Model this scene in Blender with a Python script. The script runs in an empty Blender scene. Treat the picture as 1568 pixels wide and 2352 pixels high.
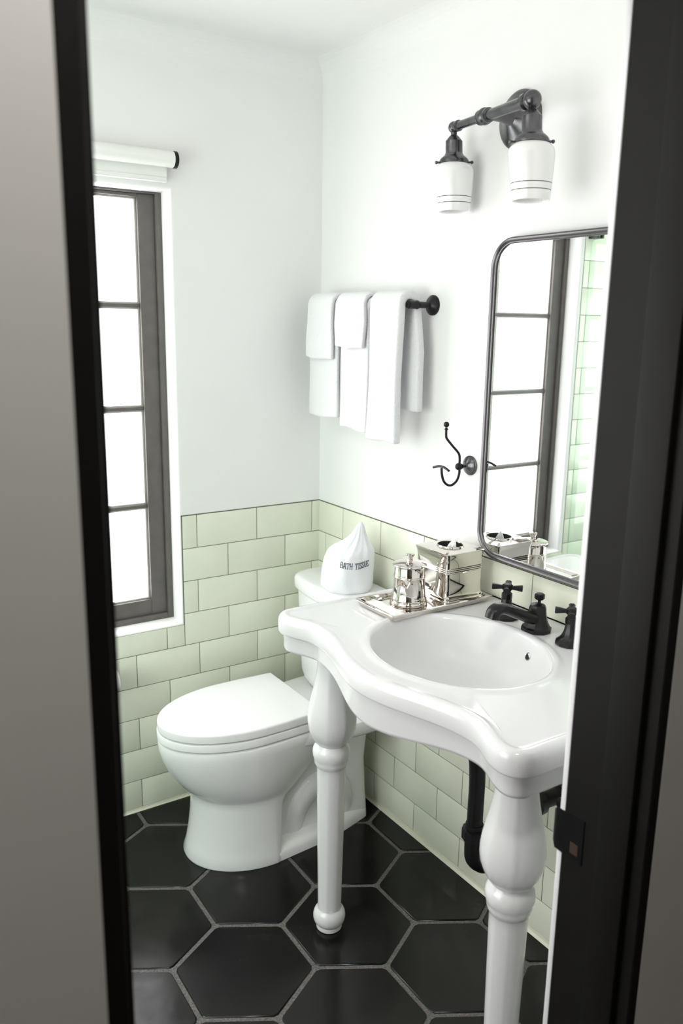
import bpy, bmesh, math, random
import numpy as np
from mathutils import Vector, Matrix

random.seed(7)
S = bpy.context.scene
COL = S.collection
PI = math.pi
R = math.radians

# ------------------------------------------------------------------ camera
cam_d = bpy.data.cameras.new('camera')
cam = bpy.data.objects.new('camera', cam_d)
COL.objects.link(cam)
S.camera = cam
CAM_LOC = Vector((-1.4454, -2.3221, 1.5219))
YAW, PITCH, ROLL = 0.5843, 0.2235, 0.0158
fw = Vector((math.sin(YAW) * math.cos(PITCH), math.cos(YAW) * math.cos(PITCH), -math.sin(PITCH)))
r0 = Vector((math.cos(YAW), -math.sin(YAW), 0))
u0 = r0.cross(fw)
rt = r0 * math.cos(ROLL) + u0 * math.sin(ROLL)
up = -r0 * math.sin(ROLL) + u0 * math.cos(ROLL)
cam.matrix_world = Matrix(((rt.x, up.x, -fw.x, CAM_LOC.x), (rt.y, up.y, -fw.y, CAM_LOC.y),
                           (rt.z, up.z, -fw.z, CAM_LOC.z), (0, 0, 0, 1)))
cam_d.sensor_fit = 'VERTICAL'
cam_d.sensor_height = 36.0
cam_d.sensor_width = 24.0
cam_d.lens = 1906.56 / 2352 * 36.0
cam_d.clip_start = 0.02
cam_d.dof.use_dof = True
cam_d.dof.focus_distance = 2.05
cam_d.dof.aperture_fstop = 4.2

# ------------------------------------------------------------------ world, exposure, lights
W = bpy.data.worlds.new('world')
S.world = W
W.use_nodes = True
W.node_tree.nodes['Background'].inputs[0].default_value = (0.9, 0.95, 1.0, 1)
W.node_tree.nodes['Background'].inputs[1].default_value = 0.05
S.view_settings.view_transform = 'Standard'
S.view_settings.look = 'None'
S.view_settings.exposure = -0.01
S.view_settings.gamma = 1.0
S.view_settings.use_curve_mapping = False
S.cycles.use_denoising = True
S.cycles.max_bounces = 14
S.cycles.diffuse_bounces = 8
S.cycles.glossy_bounces = 8
S.cycles.transparent_max_bounces = 12
S.cycles.sample_clamp_indirect = 8.0

WINDOW_LIGHT = 5.4


def area_light(name, loc, direction, sx, sy, power, color=(1, 1, 1)):
    d = bpy.data.lights.new(name, 'AREA')
    d.shape = 'RECTANGLE'
    d.size, d.size_y, d.energy, d.color = sx, sy, power, color
    o = bpy.data.objects.new(name, d)
    COL.objects.link(o)
    o.location = loc
    o.rotation_euler = Vector(direction).to_track_quat('-Z', 'Y').to_euler()
    return o


area_light('ceiling_fill_light', (-1.65, -0.75, 2.255), (0, 0, -1), 0.8, 0.8, 4, (1.0, 0.98, 0.95))  # added overhead fill, no known lamp hangs here
area_light('hall_lamp_light', (-1.22, -2.02, 2.36), (0, 0, -1), 0.2, 0.2, 9.5, (1.0, 0.97, 0.92))


# ------------------------------------------------------------------ materials
def mat(name, color, rough=0.5, metal=0.0, coat=0.0, spec=0.5, var=0.0, var_scale=8.0, bump=0.0, bump_scale=60.0,
        island=0.0, rough_var=0.0, sheen=0.0, bump_dist=0.002):
    m = bpy.data.materials.new(name)
    m.use_nodes = True
    nt = m.node_tree
    b = nt.nodes['Principled BSDF']
    b.inputs['Base Color'].default_value = (*color, 1)
    b.inputs['Roughness'].default_value = rough
    b.inputs['Metallic'].default_value = metal
    b.inputs['Specular IOR Level'].default_value = spec
    b.inputs['Coat Weight'].default_value = coat
    b.inputs['Coat Roughness'].default_value = 0.05
    b.inputs['Sheen Weight'].default_value = sheen
    tc = nt.nodes.new('ShaderNodeTexCoord')
    last = None
    if var or island:
        n = nt.nodes.new('ShaderNodeTexNoise')
        n.inputs['Scale'].default_value = var_scale
        n.inputs['Detail'].default_value = 5
        nt.links.new(tc.outputs['Object'], n.inputs['Vector'])
        hsv = nt.nodes.new('ShaderNodeHueSaturation')
        hsv.inputs['Color'].default_value = (*color, 1)
        mr = nt.nodes.new('ShaderNodeMapRange')
        mr.inputs['To Min'].default_value = 1 - var
        mr.inputs['To Max'].default_value = 1 + var
        mr.inputs['From Min'].default_value = 0.3
        mr.inputs['From Max'].default_value = 0.7
        nt.links.new(n.outputs['Fac'], mr.inputs['Value'])
        val = mr.outputs[0]
        if island:
            g = nt.nodes.new('ShaderNodeNewGeometry')
            mi = nt.nodes.new('ShaderNodeMapRange')
            mi.inputs['To Min'].default_value = 1 - island
            mi.inputs['To Max'].default_value = 1 + island
            nt.links.new(g.outputs['Random Per Island'], mi.inputs['Value'])
            mu = nt.nodes.new('ShaderNodeMath')
            mu.operation = 'MULTIPLY'
            nt.links.new(val, mu.inputs[0])
            nt.links.new(mi.outputs[0], mu.inputs[1])
            val = mu.outputs[0]
        nt.links.new(val, hsv.inputs['Value'])
        nt.links.new(hsv.outputs[0], b.inputs['Base Color'])
    if rough_var:
        n2 = nt.nodes.new('ShaderNodeTexNoise')
        n2.inputs['Scale'].default_value = 9
        n2.inputs['Detail'].default_value = 6
        nt.links.new(tc.outputs['Object'], n2.inputs['Vector'])
        m2 = nt.nodes.new('ShaderNodeMapRange')
        m2.inputs['From Min'].default_value = 0.3
        m2.inputs['From Max'].default_value = 0.7
        m2.inputs['To Min'].default_value = max(0.02, rough - rough_var)
        m2.inputs['To Max'].default_value = rough + rough_var
        nt.links.new(n2.outputs['Fac'], m2.inputs['Value'])
        nt.links.new(m2.outputs[0], b.inputs['Roughness'])
    if bump:
        n3 = nt.nodes.new('ShaderNodeTexNoise')
        n3.inputs['Scale'].default_value = bump_scale
        n3.inputs['Detail'].default_value = 4
        nt.links.new(tc.outputs['Object'], n3.inputs['Vector'])
        bp = nt.nodes.new('ShaderNodeBump')
        bp.inputs['Strength'].default_value = bump
        bp.inputs['Distance'].default_value = bump_dist
        nt.links.new(n3.outputs['Fac'], bp.inputs['Height'])
        nt.links.new(bp.outputs[0], b.inputs['Normal'])
    return m


M_PLASTER = mat('white_plaster', (0.84, 0.84, 0.835), 0.65, var=0.012, var_scale=3, bump=0.10, bump_scale=14, spec=0.3)
M_HALL = mat('hall_paint', (0.66, 0.65, 0.63), 0.7, var=0.02, var_scale=5, bump=0.03, bump_scale=250, spec=0.2)
M_HALLFLOOR = mat('hall_floor_wood', (0.10, 0.07, 0.05), 0.4, var=0.2, var_scale=4)
M_TILE = mat('pale_green_tile', (0.765, 0.785, 0.67), 0.22, var=0.035, var_scale=7, island=0.03, bump=0.06, bump_scale=9, spec=0.5)
M_GROUT = mat('tile_grout', (0.21, 0.215, 0.165), 0.9, var=0.1, var_scale=60)
M_COVE = mat('cream_cove', (0.66, 0.66, 0.54), 0.3)
M_FTILE = mat('black_hex_tile', (0.0040, 0.0035, 0.0036), 0.20, var=0.3, var_scale=22, island=0.3, rough_var=0.09,
              bump=0.14, bump_scale=7, spec=0.34, bump_dist=0.004)
M_FGROUT = mat('floor_grout', (0.125, 0.116, 0.112), 0.95, var=0.45, var_scale=220, bump=0.6, bump_scale=260)
M_PORC = mat('white_porcelain', (0.78, 0.785, 0.79), 0.11, spec=0.5)
M_BASIN = mat('white_basin_glaze', (0.70, 0.705, 0.715), 0.10, spec=0.55)
M_BOWL = mat('satin_bowl_glaze', (0.68, 0.685, 0.69), 0.36, spec=0.4)
M_SEAT = mat('white_seat_plastic', (0.80, 0.80, 0.81), 0.25)
M_BLACK = mat('black_bronze', (0.006, 0.0063, 0.0068), 0.30, metal=0.1, var=0.3, var_scale=40, spec=0.38)
M_SCONCE = mat('blackened_metal', (0.12, 0.12, 0.125), 0.24, metal=0.9, var=0.3, var_scale=30, rough_var=0.06)
M_PIPE = mat('black_pipe', (0.006, 0.006, 0.0065), 0.4, spec=0.4)
M_FRAME = mat('dark_window_paint', (0.12, 0.108, 0.103), 0.5, var=0.1, var_scale=30)
M_BEAD = mat('glazing_putty', (0.5, 0.48, 0.45), 0.6)
M_JAMB = mat('dark_jamb_paint', (0.0060, 0.0055, 0.0046), 0.55, var=0.12, var_scale=20, bump=0.1, bump_scale=90, spec=0.18)
M_TRIM = mat('white_trim_paint', (0.82, 0.82, 0.84), 0.35)
M_SILVER = mat('polished_silver', (0.68, 0.64, 0.605), 0.04, metal=1.0)
M_TOWEL = mat('white_terry', (0.82, 0.82, 0.835), 0.95, bump=0.9, bump_scale=330, sheen=0.25, spec=0.1, bump_dist=0.003)
M_CLOTH = mat('white_cotton', (0.79, 0.80, 0.84), 0.9, bump=0.25, bump_scale=300, sheen=0.1, spec=0.1)
M_PAPER = mat('white_paper', (0.86, 0.86, 0.86), 0.85, bump=0.2, bump_scale=90)
M_OPAL = mat('opal_glass', (0.87, 0.87, 0.865), 0.1, coat=0.5)
M_STRIPE = mat('shade_stripe', (0.12, 0.12, 0.12), 0.3)
M_MFRAME = mat('mirror_frame_metal', (0.14, 0.135, 0.14), 0.28, metal=0.9)
M_THREAD = mat('navy_thread', (0.045, 0.055, 0.10), 0.8)
M_BLIND = mat('white_blind_fabric', (0.86, 0.86, 0.84), 0.8, bump=0.1, bump_scale=300)
M_WOOD = mat('raw_wood', (0.035, 0.016, 0.007), 0.7, var=0.3, var_scale=60)
M_DARK = mat('opening_shade', (0.01, 0.01, 0.01), 0.8)  # near-black colour stands in for shade inside openings
M_CHROME = mat('grey_metal', (0.35, 0.35, 0.36), 0.2, metal=1.0)

M_MIRROR = mat('mirror_glass', (0.93, 0.95, 0.94), 0.0, metal=1.0)


def pane_mat():
    m = bpy.data.materials.new('frosted_daylight_glass')
    m.use_nodes = True
    nt = m.node_tree
    b = nt.nodes['Principled BSDF']
    b.inputs['Base Color'].default_value = (0.8, 0.8, 0.8, 1)
    b.inputs['Roughness'].default_value = 0.4
    b.inputs['Emission Color'].default_value = (1.0, 0.972, 0.985, 1)
    b.inputs['Emission Strength'].default_value = WINDOW_LIGHT
    return m


def clear_glass():
    m = bpy.data.materials.new('green_tinted_glass')
    m.use_nodes = True
    nt = m.node_tree
    nt.nodes.remove(nt.nodes['Principled BSDF'])
    out = nt.nodes['Material Output']
    tr = nt.nodes.new('ShaderNodeBsdfTransparent')
    tr.inputs[0].default_value = (0.885, 0.965, 0.925, 1)
    gl = nt.nodes.new('ShaderNodeBsdfGlossy')
    gl.inputs['Roughness'].default_value = 0.0
    fr = nt.nodes.new('ShaderNodeFresnel')
    fr.inputs[0].default_value = 1.5
    mx = nt.nodes.new('ShaderNodeMixShader')
    ge = nt.nodes.new('ShaderNodeNewGeometry')
    inv = nt.nodes.new('ShaderNodeMath')
    inv.operation = 'SUBTRACT'
    inv.inputs[0].default_value = 1.0
    nt.links.new(ge.outputs['Backfacing'], inv.inputs[1])
    mul = nt.nodes.new('ShaderNodeMath')
    mul.operation = 'MULTIPLY'
    nt.links.new(fr.outputs[0], mul.inputs[0])
    nt.links.new(inv.outputs[0], mul.inputs[1])
    nt.links.new(mul.outputs[0], mx.inputs[0])
    nt.links.new(tr.outputs[0], mx.inputs[1])
    nt.links.new(gl.outputs[0], mx.inputs[2])
    nt.links.new(mx.outputs[0], out.inputs[0])
    return m


M_PANE = pane_mat()
M_GLASS = clear_glass()


# ------------------------------------------------------------------ mesh helpers
class MB:
    def __init__(self):
        self.v, self.f, self.m = [], [], []

    def add(self, verts, faces, mi=0):
        o = len(self.v)
        self.v += [tuple(p) for p in verts]
        for f in faces:
            self.f.append(tuple(i + o for i in f))
            self.m.append(mi)
        return self

    def box(self, x0, x1, y0, y1, z0, z1, bev=0.0, seg=2, mi=0):
        bm = bmesh.new()
        bmesh.ops.create_cube(bm, size=1)
        for v in bm.verts:
            v.co = Vector(((x0 + x1) / 2 + v.co.x * (x1 - x0), (y0 + y1) / 2 + v.co.y * (y1 - y0),
                           (z0 + z1) / 2 + v.co.z * (z1 - z0)))
        if bev:
            bmesh.ops.bevel(bm, geom=list(bm.edges), offset=bev, segments=seg, profile=0.5, affect='EDGES')
        return self.bm(bm, mi)

    def bm(self, bm, mi=0):
        bm.verts.index_update()
        self.add([v.co[:] for v in bm.verts], [[v.index for v in f.verts] for f in bm.faces], mi)
        bm.free()
        return self

    def loft(self, loops, cap0=True, cap1=True, mi=0, mis=None):
        n = len(loops[0])
        vs = [p for l in loops for p in l]
        o = len(self.v)
        self.v += [tuple(p) for p in vs]
        for k in range(len(loops) - 1):
            mm = mis[k] if mis else mi
            for i in range(n):
                j = (i + 1) % n
                self.f.append((o + k * n + i, o + k * n + j, o + (k + 1) * n + j, o + (k + 1) * n + i))
                self.m.append(mm)
        if cap0:
            self.f.append(tuple(o + i for i in reversed(range(n))))
            self.m.append(mis[0] if mis else mi)
        if cap1:
            self.f.append(tuple(o + (len(loops) - 1) * n + i for i in range(n)))
            self.m.append(mis[-1] if mis else mi)
        return self

    def lathe(self, prof, origin=(0, 0, 0), axis=(0, 0, 1), n=40, cap0=True, cap1=True, mi=0, shape=None, mis=None):
        ax = Vector(axis).normalized()
        a = Vector((1, 0, 0)) if abs(ax.x) < 0.9 else Vector((0, 1, 0))
        if abs(ax.z) > 0.99:
            e1, e2 = Vector((1, 0, 0)), Vector((0, 1, 0)) * (1 if ax.z > 0 else -1)
        else:
            e1 = (a - ax * a.dot(ax)).normalized()
            e2 = ax.cross(e1)
        o = Vector(origin)
        loops = []
        for r, h in prof:
            l = []
            for i in range(n):
                t = 2 * PI * i / n
                rr = r * (shape(t, h) if shape else 1)
                l.append(o + ax * h + e1 * (rr * math.cos(t)) + e2 * (rr * math.sin(t)))
            loops.append(l)
        return self.loft(loops, cap0, cap1, mi, mis)

    def tube(self, pts, r, n=14, mi=0, closed=False):
        P = [Vector(p) for p in pts]
        rs = r if isinstance(r, (list, tuple)) else [r] * len(P)
        loops = []
        prev = None
        for i, p in enumerate(P):
            if closed:
                t = P[(i + 1) % len(P)] - P[i - 1]
            else:
                t = P[min(i + 1, len(P) - 1)] - P[max(i - 1, 0)]
            t.normalize()
            if prev is None:
                a = Vector((0, 0, 1)) if abs(t.z) < 0.9 else Vector((1, 0, 0))
                e = (a - t * a.dot(t)).normalized()
            else:
                e = (prev - t * prev.dot(t)).normalized()
            prev = e
            f = t.cross(e)
            loops.append([p + e * (rs[i] * math.cos(2 * PI * k / n)) + f * (rs[i] * math.sin(2 * PI * k / n)) for k in range(n)])
        if closed:
            loops.append(loops[0])
            return self.loft(loops, False, False, mi)
        return self.loft(loops, True, True, mi)

    def ball(self, c, r, sz=1.0, n=24, mi=0):
        prof = [(max(1e-5, r * math.sin(PI * k / 12)), -r * sz * math.cos(PI * k / 12)) for k in range(13)]
        return self.lathe(prof, c, n=n, mi=mi)

    def build(self, name, mats, parent=None, loc=None, smooth=35, sub=0):
        if not isinstance(mats, (list, tuple)):
            mats = [mats]
        if parent is not None:
            off = OFF[parent.name]
        else:
            off = Vector(loc) if loc is not None else Vector((0, 0, 0))
        me = bpy.data.meshes.new(name)
        me.from_pydata([(p[0] - off.x, p[1] - off.y, p[2] - off.z) for p in self.v], [], self.f)
        for mm in mats:
            me.materials.append(mm)
        me.polygons.foreach_set('material_index', self.m)
        bm = bmesh.new()
        bm.from_mesh(me)
        bmesh.ops.recalc_face_normals(bm, faces=bm.faces)
        bm.to_mesh(me)
        bm.free()
        if smooth:
            me.polygons.foreach_set('use_smooth', [True] * len(me.polygons))
            me.set_sharp_from_angle(angle=R(smooth))
        me.update()
        o = bpy.data.objects.new(name, me)
        COL.objects.link(o)
        if parent is not None:
            o.parent = parent
        else:
            o.location = off
        OFF[o.name] = off
        if sub:
            md = o.modifiers.new('subdivision', 'SUBSURF')
            md.levels = md.render_levels = sub
        return o


OFF = {}


def tag(o, label, cat, group=None):
    o['label'] = label
    o['category'] = cat
    if group:
        o['group'] = group
    return o


def thing(name, label, cat, loc, group=None):
    o = bpy.data.objects.new(name, None)
    o.empty_display_size = 0.05
    COL.objects.link(o)
    o.location = loc
    OFF[o.name] = Vector(loc)
    return tag(o, label, cat, group)


def struct(o):
    o['kind'] = 'structure'
    return o


def copy_tree(src, loc, label):
    r = src.copy()
    COL.objects.link(r)
    r.location = loc
    r['label'] = label
    OFF[r.name] = Vector(loc)
    for ch in list(src.children):
        c = ch.copy()
        COL.objects.link(c)
        c.parent = r
        for g in list(ch.children):
            d = g.copy()
            COL.objects.link(d)
            d.parent = c
    return r


def bez(pts, n=8):
    """Catmull-Rom through points."""
    P = [Vector(p) for p in pts]
    out = []
    for i in range(len(P) - 1):
        p0, p1, p2, p3 = P[max(i - 1, 0)], P[i], P[i + 1], P[min(i + 2, len(P) - 1)]
        for k in range(n):
            t = k / n
            out.append(0.5 * ((2 * p1) + (p2 - p0) * t + (2 * p0 - 5 * p1 + 4 * p2 - p3) * t * t + (3 * p1 - p0 - 3 * p2 + p3) * t ** 3))
    out.append(P[-1])
    return out


def interp(x, xs, ys):
    return float(np.interp(x, xs, ys))


# ------------------------------------------------------------------ room data
XL = -2.15            # shower end wall
YF = -1.533           # inner face of the doorway wall
YH = -1.683           # hall face of the doorway wall
ZC = 2.28
TH, TW = 0.1046, 0.2075
ZT = 9 * TH           # top of the tile
D_ODD, D_EVEN = 0.0305, 0.1337
A_ODD, A_EVEN = 0.1493, 0.0453
OX0, OX1, OZ0, OZ1 = -1.234, -0.503, 0.600, 1.877   # window opening


def tile_rect(mb, plane, u0, u1, z0, z1, gap=0.0026, d0=0.0005, d1=0.0028, ch=0.0013, mi=1):
    g = gap / 2
    u0, u1, z0, z1 = u0 + g, u1 - g, z0 + g, z1 - g
    if u1 - u0 < 0.004 or z1 - z0 < 0.004:
        return
    o = [(u0, z0), (u1, z0), (u1, z1), (u0, z1)]
    i = [(u0 + ch, z0 + ch), (u1 - ch, z0 + ch), (u1 - ch, z1 - ch), (u0 + ch, z1 - ch)]

    def p(u, z, d):
        return (u, -d, z) if plane == 'Y' else (-d, u, z)
    vs = [p(u, z, d0) for u, z in o] + [p(u, z, d1 - 0.0005) for u, z in o] + [p(u, z, d1) for u, z in i]
    fs = [(8, 9, 10, 11)]
    for k in range(4):
        j = (k + 1) % 4
        fs += [(k, j, 4 + j, 4 + k), (4 + k, 4 + j, 8 + j, 8 + k)]
    mb.add(vs, fs, mi)


def grout_rect(mb, plane, u0, u1, z0, z1, d=0.0008, mi=2):
    if plane == 'Y':
        mb.add([(u0, -d, z0), (u1, -d, z0), (u1, -d, z1), (u0, -d, z1)], [(0, 1, 2, 3)], mi)
    else:
        mb.add([(-d, u0, z0), (-d, u1, z0), (-d, u1, z1), (-d, u0, z1)], [(0, 1, 2, 3)], mi)


def tile_field(mb, plane, umin, umax, zmin, zmax, odd, even, rows=range(-14, 10), extra=None):
    for i in rows:
        z1, z0 = ZT - i * TH, ZT - (i + 1) * TH
        z1, z0 = min(z1, zmax), max(z0, zmin)
        if z1 - z0 < 0.006:
            continue
        off = odd if i % 2 == 0 else even
        cuts = [umin, umax]
        k = -2
        while True:
            u = -(off + k * TW)
            if u < umin:
                break
            if umin + 0.006 < u < umax - 0.006:
                cuts.append(u)
            k += 1
        if extra and i in extra:
            cuts = [umin, umax] + extra[i]
        cuts = sorted(cuts)
        for a, b in zip(cuts[:-1], cuts[1:]):
            tile_rect(mb, plane, a, b, z0, z1)
    grout_rect(mb, plane, umin, umax, zmin, zmax)


# ---- back wall with the window recess
mb = MB()
e = 0.014
xs = [XL, OX0 - e, OX1 + e, 0.0]
zs = [0.0, OZ0 - e, OZ1 + e, ZC]
for a in range(3):
    for b in range(3):
        if a == 1 and b == 1:
            continue
        mb.add([(xs[a], 0, zs[b]), (xs[a + 1], 0, zs[b]), (xs[a + 1], 0, zs[b + 1]), (xs[a], 0, zs[b + 1])], [(0, 1, 2, 3)])
loops = []
for k in range(7):
    t = k / 6 * PI / 2
    q = e * (1 - math.sin(t))
    y = e * (1 - math.cos(t))
    loops.append([(OX0 - q, y, OZ0 - q), (OX1 + q, y, OZ0 - q), (OX1 + q, y, OZ1 + q), (OX0 - q, y, OZ1 + q)])
loops.append([(OX0, 0.12, OZ0), (OX1, 0.12, OZ0), (OX1, 0.12, OZ1), (OX0, 0.12, OZ1)])
mb.loft(loops, False, False)
# body behind the faces
for (x0, x1, z0, z1) in ((XL - 0.1, OX0 - 0.02, 0, ZC), (OX1 + 0.02, 0.1, 0, ZC), (OX0 - 0.02, OX1 + 0.02, 0, OZ0 - 0.02), (OX0 - 0.02, OX1 + 0.02, OZ1 + 0.02, ZC)):
    mb.box(x0, x1, 0.02, 0.14, z0, z1)
XT = OX1 + 0.009      # tile edge beside the window recess
ZR = ZT - 4 * TH
tile_field(mb, 'Y', XT, -0.001, ZR, ZT, D_ODD, D_EVEN, rows=range(0, 4))
tile_field(mb, 'Y', -1.252, XT, ZR, OZ0 - 0.007, D_ODD, D_EVEN, rows=range(3, 4), extra={3: [-0.5525, -0.76, -0.9675, -1.175]})
tile_field(mb, 'Y', -1.252, -0.001, 0.009, ZR, D_ODD, D_EVEN, rows=range(4, 9))
tile_field(mb, 'Y', XL, -1.252, 0.012, 2.17, 1.2835, 1.2835 + TW / 2, rows=range(-13, 9))
grout_rect(mb, 'Y', XT - 0.002, 0, ZT - 0.001, ZT + 0.0022)
grout_rect(mb, 'Y', XT - 0.0025, XT + 0.001, OZ0 - 0.008, ZT + 0.002)
struct(mb.build('wall_back', [M_PLASTER, M_TILE, M_GROUT], smooth=40))

# ---- right wall
mb = MB()
mb.add([(0, 0, 0), (0, YF, 0), (0, YF, ZC), (0, 0, ZC)], [(0, 1, 2, 3)])
mb.box(0.01, 0.11, YF - 0.15, 0.02, 0, ZC)
tile_field(mb, 'X', YF, -0.001, 0.012, ZT, A_ODD, A_EVEN, rows=range(0, 9))
grout_rect(mb, 'X', YF, 0, ZT - 0.001, ZT + 0.0022)
struct(mb.build('wall_right', [M_PLASTER, M_TILE, M_GROUT], smooth=40))

# ---- left (shower) wall
mb = MB()
mb.add([(XL, 0, 0), (XL, YF, 0), (XL, YF, ZC), (XL, 0, ZC)], [(0, 1, 2, 3)])
mb.box(XL - 0.1, XL - 0.01, YF - 0.15, 0.02, 0, ZC)
for i in range(0, 21):
    z0, z1 = 0.012 + i * 0.1026, 0.012 + (i + 1) * 0.1026
    u = YF - (0.1 if i % 2 else 0)
    while u < 0:
        a, b = max(u, YF), min(u + TW, 0)
        if b - a > 0.01:
            g = MB()
            tile_rect(g, 'X', a, b, z0, z1)
            mb.add([(XL - p[0], p[1], p[2]) for p in g.v], g.f, 1)
        u += TW
mb.add([(XL + 0.0008, YF, 0), (XL + 0.0008, 0, 0), (XL + 0.0008, 0, 2.17), (XL + 0.0008, YF, 2.17)], [(0, 1, 2, 3)], 2)
struct(mb.build('wall_left', [M_PLASTER, M_TILE, M_GROUT], smooth=40))

# ---- doorway wall (between bathroom and hall)
JX0, JX1 = -1.2475, -0.4875   # clear opening
mb = MB()
mb.box(XL - 0.1, JX0 - 0.02, YH, YF, 0, ZC, mi=0)
mb.box(JX1 + 0.02, 0.11, YH, YF, 0, ZC, mi=0)
mb.box(JX0 - 0.02, JX1 + 0.02, YH, YF, 2.07, ZC, mi=0)
wf = mb.build('wall_front', [M_PLASTER, M_HALL], smooth=0)
for p in wf.data.polygons:
    if p.normal.y < -0.5:
        p.material_index = 1
struct(wf)

# ---- hall shell
mb = MB()
mb.add([(XL - 0.1, YH - 0.001, 0), (-3.4, YH, 0), (-3.4, YH, 2.42), (XL - 0.1, YH - 0.001, 2.42)], [(0, 1, 2, 3)])
mb.add([(0.11, YH, 0), (1.4, YH, 0), (1.4, YH, 2.42), (0.11, YH, 2.42)], [(0, 1, 2, 3)])
mb.add([(-3.4, YH, ZC), (1.4, YH, ZC), (1.4, YH, 2.42), (-3.4, YH, 2.42)], [(0, 1, 2, 3)])
mb.add([(-3.4, -3.7, 0), (1.4, -3.7, 0), (1.4, -3.7, 2.42), (-3.4, -3.7, 2.42)], [(0, 1, 2, 3)])
mb.add([(-3.4, YH, 0), (-3.4, -3.7, 0), (-3.4, -3.7, 2.42), (-3.4, YH, 2.42)], [(0, 1, 2, 3)])
mb.add([(1.4, YH, 0), (1.4, -3.7, 0), (1.4, -3.7, 2.42), (1.4, YH, 2.42)], [(0, 1, 2, 3)])
struct(mb.build('wall_hall', M_HALL, smooth=0))
mb = MB()
mb.box(-3.4, 1.4, -3.7, YH, -0.03, -0.004)
struct(mb.build('floor_hall', M_HALLFLOOR, smooth=0))
mb = MB()
mb.box(-3.4, 1.4, -3.7, YH, 2.42, 2.45)
struct(mb.build('ceiling_hall', M_HALL, smooth=0))

# ---- ceiling with a soft plaster cove
mb = MB()
rc = 0.07
mb.add([(XL, 0, ZC), (0, 0, ZC), (0, YF, ZC), (XL, YF, ZC)], [(0, 1, 2, 3)])
prof = [(rc * (1 - math.sin(k / 8 * PI / 2)), rc * (1 - math.cos(k / 8 * PI / 2))) for k in range(9)]
for k in range(8):
    (a0, b0), (a1, b1) = prof[k], prof[k + 1]
    mb.add([(XL, -a0, ZC - b0), (-a0, -a0, ZC - b0), (-a1, -a1, ZC - b1), (XL, -a1, ZC - b1)], [(0, 1, 2, 3)])
    mb.add([(-a0, -a0, ZC - b0), (-a0, YF, ZC - b0), (-a1, YF, ZC - b1), (-a1, -a1, ZC - b1)], [(0, 1, 2, 3)])
mb.box(XL - 0.1, 0.11, YH, 0.14, ZC + 0.005, ZC + 0.08)
struct(mb.build('ceiling', M_PLASTER, smooth=60))

# ---- hexagonal floor
HS, HTH, HX, HY = 0.1721, -0.539, -0.6832, -0.7763
bm = bmesh.new()
gap, ch = 0.0078, 0.0026
for q in range(-14, 15):
    for r_ in range(-14, 15):
        cx = HX + math.sqrt(3) * HS * (q * math.cos(HTH + PI / 6) + r_ * math.cos(HTH + PI / 2))
        cy = HY + math.sqrt(3) * HS * (q * math.sin(HTH + PI / 6) + r_ * math.sin(HTH + PI / 2))
        if not (XL - 0.2 < cx < 0.2 and YH - 0.2 < cy < 0.2):
            continue
        dz = random.uniform(-0.0006, 0.0)
        rings = []
        for (ins, z) in ((gap, -0.006), (gap, -0.0022), (gap + 0.0012, -0.0008), (gap + ch, 0.0)):
            rr = HS - ins / math.cos(PI / 6)
            # corners a touch worn
            pts = []
            for k in range(6):
                a = HTH + k * PI / 3
                for da in (-0.035, 0.035):
                    ro = rr * math.cos(0.035) * (1 - 0.004)
                    pts.append((cx + ro * math.cos(a + da), cy + ro * math.sin(a + da), z + dz))
            rings.append([bm.verts.new(p) for p in pts])
        for a, b in zip(rings[:-1], rings[1:]):
            for k in range(12):
                j = (k + 1) % 12
                bm.faces.new((a[k], a[j], b[j], b[k]))
        bm.faces.new(rings[-1])
for co, no in (((XL, 0, 0), (-1, 0, 0)), ((0, 0, 0), (1, 0, 0)), ((0, 0, 0), (0, 1, 0)), ((0, YH, 0), (0, -1, 0))):
    bmesh.ops.bisect_plane(bm, geom=list(bm.verts) + list(bm.edges) + list(bm.faces), plane_co=co, plane_no=no, clear_outer=True)
mb = MB()
mb.bm(bm, 0)
mb.box(XL, 0, YH, 0, -0.05, -0.0035, mi=1)
struct(mb.build('floor', [M_FTILE, M_FGROUT], smooth=25))

# ---- cove strips at the floor
mb = MB()
mb.loft([[(XL, 0, 0), (XL, -0.010, 0), (XL, -0.0045, 0.004), (XL, -0.0028, 0.0095), (XL, 0, 0.0095)],
         [(0, 0, 0), (0, -0.010, 0), (0, -0.0045, 0.004), (0, -0.0028, 0.0095), (0, 0, 0.0095)]])
struct(mb.build('baseboard_back', M_COVE))
mb = MB()
mb.loft([[(0, 0, 0), (-0.012, 0, 0), (-0.005, 0, 0.005), (-0.0028, 0, 0.0125), (0, 0, 0.0125)],
         [(0, YF, 0), (-0.012, YF, 0), (-0.005, YF, 0.005), (-0.0028, YF, 0.0125), (0, YF, 0.0125)]])
struct(mb.build('baseboard_right', M_COVE))

# ---- door frame
d1 = thing('door_1', 'x', 'x', ((JX0 + JX1) / 2, (YF + YH) / 2, 0))
for k in ('label', 'category'):
    del d1[k]
struct(d1)
mb = MB()
mb.box(JX1, JX1 + 0.02, YH, YF, 0, 2.07, 0.0015, 1)
mb.build('jamb', M_JAMB, d1)
mb = MB()
mb.box(JX0 - 0.02, JX0, YH, YF, 0, 2.07, 0.0015, 1)
mb.build('jamb', M_JAMB, d1)
mb = MB()
mb.box(JX0, JX1, YH, YF, 2.05, 2.07)
mb.build('head_jamb', M_JAMB, d1)
mb = MB()
mb.box(JX1 - 0.012, JX1, YH + 0.022, -1.606, 0, 2.05, 0.002, 2)
mb.build('door_stop', M_JAMB, d1)
mb = MB()
mb.box(JX0, JX0 + 0.012, YH + 0.022, -1.606, 0, 2.05, 0.002, 2)
mb.build('door_stop', M_JAMB, d1)
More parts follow.
